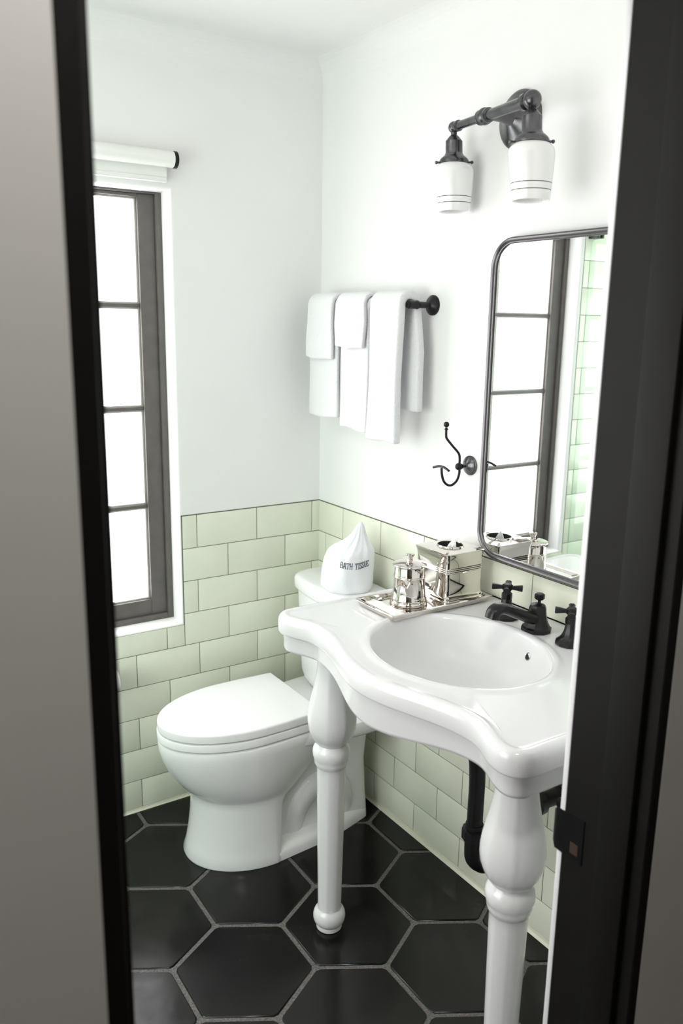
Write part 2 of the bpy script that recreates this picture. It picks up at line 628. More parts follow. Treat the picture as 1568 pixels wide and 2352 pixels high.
# strike plate with a lip curling into the room
mb = MB()
zc = 0.733
lo = []
for (x, y) in ((JX1 - 0.0002, -1.574), (JX1 - 0.0022, -1.574), (JX1 - 0.0024, -1.53), (JX1 - 0.002, -1.519), (JX1 + 0.003, -1.5105), (JX1 + 0.0045, -1.5115), (JX1 - 0.0004, -1.520)):
    hz = 0.039 if y < -1.53 else (0.036 if y < -1.515 else 0.028)
    lo.append([(x, y, zc - hz), (x, y, zc + hz)])
vs = [p[0] for p in lo] + [p[1] for p in lo]
n = len(lo)
mb.add(vs, [(i, (i + 1) % n, n + (i + 1) % n, n + i) for i in range(n)] + [tuple(range(n)), tuple(range(2 * n - 1, n - 1, -1))])
sp = mb.build('strike_plate', M_BLACK, d1, smooth=50)
mb = MB()
mb.box(JX1 - 0.0028, JX1 - 0.0012, -1.566, -1.550, zc - 0.027, zc - 0.008, 0.0005, 1)
mb.build('latch_hole', M_WOOD, sp)
# white casing on the bathroom side
mb = MB()
mb.box(JX1, JX1 + 0.07, YF, YF + 0.0105, 0.0, 2.07, 0.002, 2)
struct(mb.build('trim_1', M_TRIM))
mb = MB()
mb.box(JX0 - 0.07, JX0, YF, YF + 0.0105, 0.0, 2.07, 0.002, 2)
struct(mb.build('trim_2', M_TRIM))

# ---- window
w1 = thing('window_1', 'x', 'x', ((OX0 + OX1) / 2, 0.09, OZ0))
for k in ('label', 'category'):
    del w1[k]
struct(w1)


def ring(mb, x0, x1, z0, z1, wl, wr, wb, wt, y0, y1, bev=0.002, mi=0):
    mb.box(x0, x0 + wl, y0, y1, z0, z1, bev, 2, mi)
    mb.box(x1 - wr, x1, y0, y1, z0, z1, bev, 2, mi)
    mb.box(x0 + wl, x1 - wr, y0, y1, z0, z0 + wb, bev, 2, mi)
    mb.box(x0 + wl, x1 - wr, y0, y1, z1 - wt, z1, bev, 2, mi)


mb = MB()
ring(mb, OX0, OX1, OZ0, OZ1, 0.018, 0.018, 0.018, 0.006, 0.062, 0.12)
mb.build('window_frame', M_FRAME, w1)
SX0, SX1, SZ0, SZ1 = OX0 + 0.018, OX1 - 0.018, OZ0 + 0.018, OZ1 - 0.006
mb = MB()
ring(mb, SX0, SX1, SZ0, SZ1, 0.050, 0.050, 0.050, 0.010, 0.072, 0.112)
mb.build('sash', M_FRAME, w1)
PX0, PX1, PZ0, PZ1 = SX0 + 0.05, SX1 - 0.05, SZ0 + 0.05, SZ1 - 0.01
XM = -0.874
mb = MB()
mb.box(XM - 0.008, XM + 0.008, 0.080, 0.106, PZ0, PZ1, 0.002, 2)
mb.build('mullion', M_BEAD, w1)
PH = (PZ1 - PZ0) / 4
for k in (1, 2, 3):
    z = PZ0 + k * PH
    mb = MB()
    mb.box(PX0, PX1, 0.078, 0.106, z - 0.0055, z + 0.0055, 0.002, 2)
    mb.build('muntin', M_FRAME, w1)
for k in range(4):
    for (xa, xb) in ((PX0, XM - 0.008), (XM + 0.008, PX1)):
        za, zb = PZ0 + k * PH + (0.0055 if k else 0), PZ0 + (k + 1) * PH - (0.0055 if k < 3 else 0)
        mb = MB()
        mb.box(xa + 0.003, xb - 0.003, 0.092, 0.097, za + 0.003, zb - 0.003)
        pn = mb.build('glass_pane', M_PANE, w1, smooth=0)
        mb = MB()
        ring(mb, xa, xb, za, zb, 0.006, 0.006, 0.005, 0.005, 0.084, 0.0915, 0.001)
        mb.build('glazing_bead', M_BEAD, pn)

# ---- glowing fill panel framed as a window, added at the shower end
w2 = thing('added_fill_window', 'x', 'x', (XL, -0.75, 0.55))
for k in ('label', 'category'):
    del w2[k]
struct(w2)
mb = MB()
for (y0, y1, z0, z1) in ((-1.51, -1.47, 0.62, 1.80), (-0.40, -0.36, 0.62, 1.80), (-1.47, -0.40, 0.62, 0.66), (-1.47, -0.40, 1.76, 1.80)):
    mb.box(XL + 0.003, XL + 0.03, y0, y1, z0, z1, 0.003, 2)
mb.build('window_frame', M_FRAME, w2)
mb = MB()
mb.box(XL + 0.006, XL + 0.012, -1.47, -0.40, 0.66, 1.76)
mb.build('glass_pane', M_PANE, w2, smooth=0)  # emissive pane of the invented window, brightens the room

# ------------------------------------------------------------------ roller blind
t = thing('roller_blind', 'white roller blind rolled up above the tall window', 'blind', (-0.85, -0.04, 1.95))
mb = MB()
mb.lathe([(0.021, 0), (0.021, 0.74)], (-1.245, -0.036, 1.951), (1, 0, 0), 32)
mb.add([(-1.23, -0.0155, 1.951), (-0.515, -0.0155, 1.951), (-0.515, -0.0155, 1.903), (-1.23, -0.0155, 1.903),
        (-1.23, -0.0145, 1.951), (-0.515, -0.0145, 1.951), (-0.515, -0.0145, 1.903), (-1.23, -0.0145, 1.903)],
       [(0, 1, 2, 3), (4, 7, 6, 5), (0, 4, 5, 1), (1, 5, 6, 2), (2, 6, 7, 3), (3, 7, 4, 0)])
mb.build('rolled_fabric', M_BLIND, t)
mb = MB()
mb.box(-1.23, -0.515, -0.021, -0.009, 1.893, 1.907, 0.004, 3)
mb.build('hem_bar', M_BLIND, t)
for x in (-0.505, -1.257):
    mb = MB()
    mb.lathe([(0.019, 0), (0.0225, 0.002), (0.0225, 0.010), (0.019, 0.012)], (x, -0.036, 1.951), (1, 0, 0), 28)
    mb.box(x + 0.002, x + 0.010, -0.036, 0.0, 1.94, 1.962, 0.001, 1)
    o = mb.build('bracket', M_BLACK, t)
    o['label'] = 'black end bracket'

# ------------------------------------------------------------------ shower screen
t = thing('shower_screen', 'clear green tinted glass shower panel seen in the wall mirror', 'shower screen', (-1.285, -0.4, 0))
mb = MB()
mb.box(-1.290, -1.280, -0.78, -0.004, 0.006, 2.02, 0.0008, 1)
mb.build('glass_panel', M_GLASS, t)
for z in (1.885, 0.25):
    mb = MB()
    mb.box(-1.302, -1.2905, -0.05, -0.003, z - 0.026, z + 0.026, 0.002, 2)
    mb.box(-1.2795, -1.266, -0.05, -0.003, z - 0.026, z + 0.026, 0.002, 2)
    o = mb.build('clamp', M_BLACK, t)
    o['label'] = 'black clamp'
mb = MB()
mb.box(-1.302, -1.268, -0.80, 0.0 - 0.012, 0.0, 0.0055, 0.001, 1)
mb.build('sill_channel', M_BLACK, t)

# ------------------------------------------------------------------ wall mirror
MY0, MY1, MZ0, MZ1 = -1.335, -0.801, 0.952, 1.722


def rrect(y0, y1, z0, z1, r, n=12):
    pts = []
    for (cy, cz, a0) in ((y1 - r, z1 - r, 0), (y0 + r, z1 - r, PI / 2), (y0 + r, z0 + r, PI), (y1 - r, z0 + r, 1.5 * PI)):
        for k in range(n + 1):
            a = a0 + PI / 2 * k / n
            pts.append((cy + r * math.cos(a), cz + r * math.sin(a)))
    return pts


t = thing('wall_mirror', 'rounded rectangular mirror in a thin dark metal frame above the sink', 'mirror', (0, (MY0 + MY1) / 2, (MZ0 + MZ1) / 2))
mb = MB()
sec = [(0.0, 0.004), (0.0, 0.023), (0.001, 0.026), (0.003, 0.0275), (0.0055, 0.0265), (0.007, 0.0245), (0.0085, 0.023), (0.0105, 0.023), (0.0120, 0.0215), (0.0120, 0.016)]
mb.loft([[(-d, y, z) for y, z in rrect(MY0 + q, MY1 - q, MZ0 + q, MZ1 - q, 0.068 - q)] for q, d in [(q_ * 1.25, d_) for q_, d_ in sec]], False, False)
mb.build('frame', M_MFRAME, t)
mb = MB()
pr = rrect(MY0 + 0.0112, MY1 - 0.0112, MZ0 + 0.0112, MZ1 - 0.0112, 0.0568)
mb.loft([[(-0.003, y, z) for y, z in pr], [(-0.0195, y, z) for y, z in pr]])
mb.build('mirror_glass', M_MIRROR, t, smooth=0)

# ------------------------------------------------------------------ wall sconce
t = thing('wall_sconce', 'blackened metal two-arm wall lamp with white glass shades', 'wall lamp', (0, -0.847, 1.976))
mb = MB()
mb.lathe([(0.0635, 0), (0.0635, 0.006), (0.060, 0.010), (0.056, 0.012), (0.040, 0.020), (0.026, 0.030), (0.017, 0.036), (0.014, 0.045), (0.0125, 0.06), (0.0125, 0.088)], (0, -0.847, 1.976), (-1, 0, 0), 48)
mb.build('backplate', M_SCONCE, t)
for dz, dy in ((0.052, 0.0), (-0.045, 0.026)):
    mb = MB()
    mb.ball((-0.0135, -0.847 + dy, 1.976 + dz * 0.75), 0.0045)
    mb.build('screw', M_SCONCE, t)
PL, PR_ = Vector((-0.062, -0.688, 1.980)), Vector((-0.150, -1.028, 1.962))
ax = (PR_ - PL).normalized()
L = (PR_ - PL).length
mb = MB()
mb.tube([PL, PL + ax * 0.014, PL + ax * (L * 0.42)], 0.0095, 20)
mb.tube([PL + ax * (L * 0.42), PR_], [0.0105, 0.0128], 20)
PC = PL + ax * (L * 0.435)
mb.lathe([(0.0115, -0.02), (0.0165, -0.018), (0.0165, -0.012), (0.0135, -0.010), (0.0175, -0.006), (0.0185, 0.0), (0.0175, 0.006), (0.0135, 0.010), (0.0155, 0.012), (0.0155, 0.02), (0.012, 0.022)], PC, ax, 28)
mb.lathe([(0.0125, -0.008), (0.0165, -0.006), (0.0165, 0.004), (0.013, 0.007)], PR_ - ax * 0.026, ax, 28)
mb.lathe([(0.009, -0.006), (0.0125, -0.004), (0.0125, 0.004), (0.009, 0.006)], PL + ax * 0.022, ax, 28)
mb.ball(PL, 0.0135)
mb.ball(PR_, 0.0185)
mb.build('arm', M_SCONCE, t)
for P0 in (PL, PR_):
    k, ks, kh = 1.03, 0.86, 1.0
    UPA = Vector((-0.834 * 0.05, 0.551 * 0.05, 1)).normalized()
    mb = MB()
    pf = [(0.007, -0.010), (0.007, -0.020), (0.0095, -0.022), (0.012, -0.025), (0.0175, -0.033), (0.0195, -0.036), (0.0198, -0.066), (0.0205, -0.069), (0.0215, -0.070), (0.0225, -0.073), (0.027, -0.077), (0.0315, -0.082), (0.034, -0.087), (0.034, -0.094), (0.0315, -0.096)]
    mb.lathe([(r_ * k, h_ * ks) for r_, h_ in reversed(pf)], P0, UPA, 36)
    so = mb.build('socket_cup', M_SCONCE, t)
    for a in (PI * 0.78, PI * 1.78):
        mb = MB()
        d = Vector((math.cos(a), math.sin(a), 0))
        q = P0 - UPA * (0.091 * ks)
        mb.tube([q + d * 0.030 * k, q + d * 0.040 * k], 0.0026, 10)
        mb.ball(q + d * 0.041 * k, 0.004, n=12)
        mb.build('thumb_screw', M_SCONCE, so)
    mb = MB()
    pf = [(0.028, -0.090), (0.031, -0.094), (0.038, -0.098), (0.0435, -0.104), (0.0455, -0.111), (0.0455, -0.119), (0.0442, -0.135), (0.0415, -0.163), (0.0407, -0.1705), (0.0406, -0.1722), (0.0393, -0.184), (0.0391, -0.1857), (0.038, -0.200), (0.036, -0.204), (0.034, -0.201), (0.037, -0.165), (0.041, -0.118), (0.036, -0.104), (0.026, -0.096)]
    mis = [0] * (len(pf) - 1)
    mis[8] = mis[10] = 1
    mb.lathe([(r_ * k, (h_ + 0.094) * kh - 0.094 * ks) for r_, h_ in pf], P0, UPA, 48, False, False, mis=mis)
    o = mb.build('lamp_shade', [M_OPAL, M_STRIPE], t)
    o['label'] = 'white glass shade with two thin dark stripes'

# ------------------------------------------------------------------ towel bar
BX, BZ = -0.072, 1.572
t = thing('towel_bar', 'black wall-mounted towel rail with white towels over it', 'towel rail', (0, -0.33, BZ))
for y in (-0.562, -0.075):
    mb = MB()
    mb.lathe([(0.0265, 0), (0.0265, 0.004), (0.025, 0.0065), (0.0215, 0.0085), (0.0205, 0.010), (0.012, 0.014), (0.0085, 0.018), (0.0085, 0.05), (0.0105, 0.052), (0.0115, 0.056), (0.0105, 0.058), (0.0105, 0.083), (0.008, 0.0865)], (0, y, BZ), (-1, 0, 0), 32)
    mb.build('post', M_BLACK, t)
mb = MB()
mb.tube([(BX, -0.075, BZ), (BX, -0.562, BZ)], 0.0075, 18)
mb.build('rail', M_BLACK, t)


def towel(name, label, y0, y1, zf, zb, off, thick, flare=0.0, seed=0, tilt=0.0, back=0.0):
    rnd = random.Random(seed)
    ph = [rnd.uniform(0, 6) for _ in range(6)]
    rad = 0.0075 + off
    nb, mY = 64, 20
    path = []
    zt = BZ
    for k in range(24):
        path.append((BX - rad, zf + (zt - zf) * k / 24, -1))
    for k in range(17):
        a = PI - PI * k / 16
        path.append((BX + rad * math.cos(a), zt + rad * math.sin(a), 0))
    for k in range(1, 24):
        path.append((BX + rad, zt + (zb - zt) * k / 23, 1))
    bmx = bmesh.new()
    grid = []
    for i, (x, z, sd) in enumerate(path):
        row = []
        dist = max(0, (zt - z)) / max(0.05, zt - zf)
        for j in range(mY + 1):
            v = j / mY
            yc = (y0 + y1) / 2
            hw = (y1 - y0) / 2 * (1 + flare * dist)
            y = yc + hw * (2 * v - 1)
            wob = 0.0028 * math.sin(v * 5 + ph[0] + dist * 1.5) + 0.0016 * math.sin(v * 11 + ph[1] - dist * 2)
            if sd == 1:
                y -= back * (1 - v) * min(1, dist * 3)
            y += 0.0020 * math.sin(dist * 6 + ph[2]) * (1 if v < 0.5 else -1)
            zz = z
            if sd == -1 and z < zt - 0.02:
                zz = z + (tilt * (v - 0.5) + 0.002 * math.sin(v * 7 + ph[3])) * dist
            xx = x + wob * dist * (1 if sd <= 0 else 0.5)
            if sd == -1:
                xx -= 0.004 * dist
            row.append(bmx.verts.new((xx, y, zz)))
        grid.append(row)
    for i in range(len(path) - 1):
        for j in range(mY):
            bmx.faces.new((grid[i][j], grid[i][j + 1], grid[i + 1][j + 1], grid[i + 1][j]))
    m_ = MB()
    m_.bm(bmx)
    o = m_.build(name, M_TOWEL, loc=(BX, (y0 + y1) / 2, BZ), smooth=180)
    sm = o.modifiers.new('thickness', 'SOLIDIFY')
    sm.thickness = thick
    sm.offset = 0
    bv = o.modifiers.new('soft_edge', 'BEVEL')
    bv.width = thick * 0.42
    bv.segments = 3
    bv.limit_method = 'ANGLE'
    bv.angle_limit = R(60)
    return tag(o, label, 'towel', 'white towels on the wall rail')


towel('hand_towel', 'long white towel on the rail nearest the room corner, under a short cloth', -0.245, -0.088, 1.243, 1.30, 0.0085, 0.014, 0.03, 1, -0.004)
towel('washcloth', 'short folded white washcloth nearest the room corner, over a longer towel', -0.232, -0.097, 1.417, 1.45, 0.024, 0.013, 0.05, 2, 0.004)
towel('hand_towel', 'long white towel in the middle of the rail, under a short cloth', -0.398, -0.262, 1.222, 1.30, 0.0085, 0.014, 0.02, 3, 0.006)
towel('washcloth', 'short folded white washcloth at the middle of the rail', -0.396, -0.252, 1.454, 1.48, 0.024, 0.013, 0.03, 4, 0.003)
towel('hand_towel', 'single long white towel beside the exposed black end of the rail', -0.555, -0.424, 1.208, 1.293, 0.018, 0.024, 0.02, 5, 0.0, 0.024)

# ------------------------------------------------------------------ robe hook
HYK, HZ = -0.737, 1.169
t = thing('robe_hook', 'black double robe hook on the wall between towels and mirror', 'hook', (0, HYK, HZ))
mb = MB()
mb.lathe([(0.0255, 0), (0.0255, 0.003), (0.0235, 0.0045), (0.0235, 0.006), (0.021, 0.0085), (0.012, 0.0125), (0.0075, 0.015), (0.0068, 0.020), (0.0045, 0.027), (0.0075, 0.032)], (0, HYK, HZ), (-1, 0, 0), 36)
mb.build('rosette', M_SCONCE, t)
mb = MB()
mb.ball((-0.0395, HYK, HZ), 0.0098)
mb.build('hub', M_BLACK, t)
mb = MB()
mb.tube(bez([(-0.0385, HYK, HZ + 0.004), (-0.038, HYK, 1.187), (-0.042, HYK, 1.203), (-0.065, HYK, 1.225), (-0.083, HYK, 1.243), (-0.0865, HYK, 1.252), (-0.087, HYK, 1.272)], 6), 0.0031, 12)
mb.lathe([(0.003, 0), (0.0046, 0.0008), (0.0046, 0.0024), (0.003, 0.0035)], (-0.087, HYK, 1.266), n=16)
mb.ball((-0.087, HYK, 1.2795), 0.0072)
mb.build('upper_prong', M_BLACK, t)
mb = MB()
mb.tube(bez([(-0.0385, HYK, HZ - 0.004), (-0.037, HYK, 1.153), (-0.043, HYK, 1.135), (-0.055, HYK, 1.125), (-0.067, HYK, 1.1225), (-0.080, HYK, 1.1275), (-0.090, HYK, 1.139), (-0.0955, HYK, 1.156), (-0.097, HYK, 1.170)], 6), 0.0032, 12)
mb.tube(bez([(-0.0985, HYK + 0.030, 1.1675), (-0.0975, HYK + 0.014, 1.1725), (-0.097, HYK, 1.174), (-0.0975, HYK - 0.014, 1.1725), (-0.0985, HYK - 0.030, 1.1675)], 5), 0.0030, 12)
mb.build('lower_prong', M_BLACK, t)

# ------------------------------------------------------------------ console sink
SY = -1.070
DZ = 0.850
EXC, EA, EB = -0.312, 0.176, 0.207


def front_x(yp):
    yp = abs(yp)
    x = -0.513
    if yp < 0.26:
        x -= 0.056 * 0.5 * (1 + math.cos(PI * yp / 0.26))
    else:
        q = min(1, (yp - 0.26) / 0.105)
        x -= 0.030 * 0.5 * (1 - math.cos(PI * q))
    return x


HWS, CR = 0.410, 0.045
half = []
xc = front_x(HWS - CR) + CR
for k in range(141):
    yp = (HWS - CR) * k / 140
    half.append((front_x(yp), yp))
for k in range(1, 15):
    a = PI + (-PI / 2) * k / 14
    half.append((xc + CR * math.cos(a), HWS - CR + CR * math.sin(a)))
for k in range(1, 41):
    half.append((xc + (-0.004 - xc) * k / 40, HWS))
back = [(-0.004, HWS - HWS * k / 30) for k in range(1, 31)]
half_full = half + back[:-1]
outl = [(x, SY + yp) for x, yp in half_full] + [(-0.004, SY)] + [(x, SY - yp) for x, yp in reversed(half_full[1:])]
NO = len(outl)




def inset_half(d):
    """the half outline moved inwards by d: front wave, corner arc, side, back"""
    out = []
    for k, (x, yp) in enumerate(half_full):
        if k <= 140:
            sl = (front_x(yp + 1e-4) - front_x(abs(yp - 1e-4))) / 2e-4 if 0 < k < 140 else 0.0
            n_ = math.hypot(1, sl)
            out.append((x + d / n_, yp - d * sl / n_))
        elif k <= 154:
            a = PI + (-PI / 2) * (k - 140) / 14
            out.append((xc + (CR - d) * math.cos(a), HWS - CR + (CR - d) * math.sin(a)))
        elif k <= 194:
            out.append((x, HWS - d))
        else:
            out.append((-0.004, (HWS - d) * yp / HWS))
    return out


def inset(d):
    h_ = inset_half(d)
    return [(x, SY + yp) for x, yp in h_] + [(-0.004, SY)] + [(x, SY - yp) for x, yp in reversed(h_[1:])]


def zb_off(x, y):
    yp = abs(y - SY)
    b = 0.5 * (1 + math.cos(PI * min(1, yp / 0.30)))
    return -0.024 * b * max(0, min(1, (-x - 0.25) / 0.2))


sink = thing('console_sink', 'white porcelain washbasin with an oval bowl on two turned legs', 'sink', (-0.28, SY, 0))
loops = []
for d, z, fl in ((0.050, 0.758, 1), (0.022, 0.757, 1), (0.016, 0.760, 1), (0.0135, 0.767, 1), (0.0125, 0.798, 0), (0.0105, 0.8020, 0), (0.004, 0.8035, 0), (0.0015, 0.8052, 0), (0.0, 0.809, 0), (0.0, 0.832, 0), (0.0012, 0.839, 0), (0.0045, 0.8455, 0), (0.009, 0.849, 0), (0.014, DZ, 0), (0.018, DZ, 0), (0.021, 0.8490, 0), (0.026, 0.8472, 0), (0.030, 0.8468, 0), (0.034, 0.8468, 0)):
    pts = inset(d)
    loops.append([(x, y, z + (zb_off(x, y) if fl else 0)) for x, y in pts])
ang = [math.atan2((y - SY) / EB, (x - EXC) / EA) for x, y in outl]
for s, z in ((1.155, 0.8468), (1.135, 0.8471), (1.115, 0.8480), (1.09, 0.8496), (1.06, 0.8503), (1.03, 0.8495), (1.01, 0.8472), (0.995, 0.843), (0.98, 0.836), (0.955, 0.822), (0.92, 0.803), (0.865, 0.780), (0.78, 0.757), (0.66, 0.739), (0.50, 0.727), (0.32, 0.720), (0.16, 0.716)):
    loops.append([(EXC + EA * s * math.cos(a), SY + EB * s * math.sin(a), z) for a in ang])
mb = MB()
mb.loft(loops, False, True, mis=[0] * 26 + [1] * (len(loops) - 27))
# outer bowl below the deck
lo2 = [loops[0]]
for s, z in ((1.0, 0.75), (0.93, 0.735), (0.75, 0.715), (0.4, 0.702), (0.12, 0.700)):
    lo2.append([(EXC + EA * s * math.cos(a), SY + EB * s * math.sin(a), z) for a in ang])
mb.loft(lo2, False, True)
mb.build('basin', [M_BASIN, M_BOWL], sink, smooth=50)
mb = MB()
# overflow hole on the back wall of the bowl
oc = Vector((-0.152, -1.122, 0.812))
on = Vector((-0.87, 0.10, 0.45)).normalized()
mb.lathe([(0.0085, -0.003), (0.0092, 0.0015), (0.0085, 0.0028), (0.0072, 0.0022), (0.0065, -0.002)], oc, on, 24, True, False)
ov = mb.build('overflow_ring', M_CHROME, sink)
mb = MB()
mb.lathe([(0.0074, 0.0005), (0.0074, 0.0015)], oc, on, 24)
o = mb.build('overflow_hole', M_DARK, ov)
mb = MB()
mb.lathe([(0.022, -0.001), (0.022, 0.002), (0.018, 0.0035), (0.016, 0.003)], (EXC, SY, 0.7165), n=28)
mb.build('drain_plug', M_BLACK, sink)


def octo(t, h):
    if h > 0.455 and h < 0.523:
        k = 0.12
    elif h < 0.060:
        k = 0.0
    else:
        k = 1.0
    a = (t % (PI / 4)) - PI / 8
    o8 = math.cos(PI / 8) / math.cos(a)
    o8 = min(o8 * 1.025, 1.0) if o8 * 1.025 > 1.0 else o8 * 1.012
    return 1 + k * (o8 - 1) * 0.34


LEG = [(0.0315, 0.0), (0.0330, 0.002), (0.0338, 0.008), (0.0325, 0.0125), (0.0345, 0.0155), (0.0390, 0.021), (0.0412, 0.029), (0.0415, 0.037), (0.0400, 0.045), (0.0365, 0.052), (0.0325, 0.056), (0.0305, 0.059), (0.0302, 0.068),
       (0.0325, 0.20), (0.0345, 0.32), (0.0362, 0.44), (0.0365, 0.4575), (0.0375, 0.460), (0.041, 0.466), (0.0428, 0.473), (0.0430, 0.479), (0.0440, 0.4815), (0.0462, 0.489), (0.0468, 0.498), (0.0455, 0.506), (0.0420, 0.513), (0.0375, 0.518), (0.0362, 0.5205),
       (0.0372, 0.5215), (0.044, 0.529), (0.0525, 0.543), (0.0585, 0.560), (0.0605, 0.578), (0.0602, 0.594), (0.0575, 0.615), (0.0525, 0.638), (0.0465, 0.664), (0.0415, 0.690), (0.0380, 0.715), (0.0365, 0.735), (0.0372, 0.750), (0.039, 0.758)]
for y in (-0.762, -1.377):
    mb = MB()
    mb.lathe(LEG, (-0.432, y, 0), n=96, shape=octo)
    mb.build('leg', M_BASIN, sink, smooth=28)

# ------------------------------------------------------------------ faucet pieces
FX = -0.088


def faucet_base(mb, y, k=1.0):
    pf = [(0.0335, 0), (0.0335, 0.006), (0.0315, 0.008), (0.030, 0.009), (0.0265, 0.015), (0.022, 0.026), (0.0185, 0.040), (0.0165, 0.053)]
    mb.lathe([(r_ * k, DZ - 0.0012 + h_) for r_, h_ in pf], (FX, y, 0), n=10)


h1 = thing('basin_tap', 'black cross-handle tap behind the basin, nearer the silver tissue box', 'tap', (FX, -0.982, DZ), 'black cross taps')
mb = MB()
pf = [(0.0315, 0), (0.0315, 0.005), (0.029, 0.0075), (0.024, 0.012), (0.0185, 0.020), (0.0145, 0.030), (0.0125, 0.040), (0.0115, 0.048)]
mb.lathe([(r_, DZ - 0.0012 + h_) for r_, h_ in pf], (FX, -0.982, 0), n=10)
mb.build('base', M_BLACK, h1, smooth=25)
mb = MB()
mb.lathe([(0.0115, DZ + 0.044), (0.0125, DZ + 0.046), (0.0125, DZ + 0.058), (0.009, DZ + 0.061), (0.0085, DZ + 0.064), (0.012, DZ + 0.067), (0.0125, DZ + 0.078), (0.009, DZ + 0.081)], (FX, -0.982, 0), n=8)
mb.build('stem', M_BLACK, h1, smooth=25)
mb = MB()
for a in (0.72, 0.72 + PI / 2, 0.72 + PI, 0.72 + 1.5 * PI):
    d = Vector((math.cos(a), math.sin(a), 0))
    s_ = Vector((-math.sin(a), math.cos(a), 0))
    c0 = Vector((FX, -0.982, DZ + 0.0725))
    lo = []
    for q, w_, h_ in ((0.005, 0.0042, 0.0048), (0.014, 0.0040, 0.0044), (0.028, 0.0062, 0.0062), (0.0345, 0.0072, 0.0068), (0.0355, 0.0060, 0.0056)):
        lo.append([c0 + d * q + s_ * (w_ * sx) + Vector((0, 0, h_ * sz)) for sx, sz in ((-1, -0.6), (-0.6, -1), (0.6, -1), (1, -0.6), (1, 0.6), (0.6, 1), (-0.6, 1), (-1, 0.6))])
    mb.loft(lo)
mb.build('cross_handle', M_BLACK, h1, smooth=25)
copy_tree(h1, (FX, -1.178, DZ), 'black cross-handle tap behind the basin, nearer the doorway')

t = thing('basin_faucet', 'black basin spout with a lift knob, between two cross taps', 'tap', (FX, -1.080, DZ))
mb = MB()
pf = [(0.0345, 0), (0.0345, 0.007), (0.0315, 0.009), (0.030, 0.010), (0.0265, 0.017), (0.0225, 0.029), (0.0205, 0.042), (0.0195, 0.054), (0.0165, 0.060), (0.009, 0.063)]
mb.lathe([(r_, DZ - 0.0012 + h_) for r_, h_ in pf], (FX, -1.080, 0), n=10)
mb.build('base', M_BLACK, t, smooth=25)
mb = MB()
pth = bez([(FX, -1.08, DZ + 0.025), (-0.11, -1.08, DZ + 0.032), (-0.150, -1.08, DZ + 0.049), (-0.188, -1.08, DZ + 0.0665), (-0.210, -1.08, DZ + 0.0715), (-0.224, -1.08, DZ + 0.0655), (-0.229, -1.08, DZ + 0.052)], 5)
loops = []
for i, p in enumerate(pth):
    tt = (pth[min(i + 1, len(pth) - 1)] - pth[max(i - 1, 0)]).normalized()
    nrm = Vector((tt.z, 0, -tt.x))
    if nrm.z < 0 and i < len(pth) * 0.7:
        nrm = -nrm
    u = i / (len(pth) - 1)
    w_ = interp(u, [0, 0.3, 0.7, 1], [0.0175, 0.0165, 0.0165, 0.0155])
    h_ = interp(u, [0, 0.3, 0.7, 1], [0.0155, 0.0128, 0.0120, 0.0125])
    nrm = Vector((-tt.z, 0, tt.x)) if tt.x < 0 else Vector((-tt.z, 0, tt.x))
    loops.append([p + Vector((0, w_ * math.copysign(abs(math.cos(2 * PI * k / 20)) ** 0.7, math.cos(2 * PI * k / 20)), 0)) + nrm * (h_ * math.copysign(abs(math.sin(2 * PI * k / 20)) ** 0.7, math.sin(2 * PI * k / 20))) for k in range(20)])
mb.loft(loops)
mb.build('spout', M_BLACK, t, smooth=40)
mb = MB()
mb.lathe([(0.0035, DZ + 0.055), (0.0035, DZ + 0.069), (0.009, DZ + 0.0705), (0.0115, DZ + 0.073), (0.0115, DZ + 0.082), (0.009, DZ + 0.0845)], (FX + 0.004, -1.080, 0), n=8)
mb.build('lift_knob', M_BLACK, t, smooth=25)

# ------------------------------------------------------------------ drain trap and supply valve
t = thing('drain_trap', 'black drain trap pipe under the washbasin', 'pipe', (-0.22, SY, 0.3))
TX, TY = -0.235, SY
mb = MB()
mb.tube(bez([(EXC + 0.02, SY, 0.698), (EXC + 0.03, SY, 0.64), (TX - 0.01, TY, 0.58), (TX, TY, 0.52), (TX, TY, 0.43), (TX, TY, 0.36)], 6), 0.0185, 20)
mb.build('tailpipe', M_PIPE, t)
mb = MB()
mb.tube(bez([(TX, TY, 0.40), (TX, TY, 0.335), (TX + 0.006, TY, 0.305), (TX + 0.034, TY - 0.004, 0.283), (TX + 0.064, TY - 0.01, 0.293), (TX + 0.082, TY - 0.014, 0.325), (TX + 0.086, TY - 0.018, 0.37), (TX + 0.105, TY - 0.03, 0.415), (-0.08, TY - 0.045, 0.428), (0.0, TY - 0.055, 0.432)], 6), 0.021, 20)
mb.build('trap_bend', M_PIPE, t)
mb = MB()
mb.lathe([(0.022, -0.014), (0.029, -0.012), (0.029, 0.012), (0.022, 0.014)], (TX, TY, 0.375), n=10)
mb.build('slip_nut', M_PIPE, t)
mb = MB()
mb.lathe([(0.024, 0.0), (0.031, 0.002), (0.031, 0.022), (0.024, 0.024)], (-0.075, TY - 0.046, 0.429), (-1, -0.1, 0), n=12)
mb.build('slip_nut', M_PIPE, t)
mb = MB()
mb.lathe([(0.042, 0.0), (0.040, 0.004), (0.024, 0.012)], (-0.003, TY - 0.055, 0.432), (-1, 0, 0), n=28)
mb.build('wall_flange', M_PIPE, t)
t = thing('supply_valve', 'dark water shut-off valve on the tiled wall beside the drain', 'valve', (0, -1.20, 0.47))
mb = MB()
mb.lathe([(0.028, 0.003), (0.027, 0.006), (0.010, 0.012), (0.008, 0.02), (0.008, 0.045), (0.013, 0.048), (0.013, 0.07), (0.008, 0.073)], (0, -1.20, 0.47), (-1, 0, 0), 20)
mb.build('valve_body', M_PIPE, t)
mb = MB()
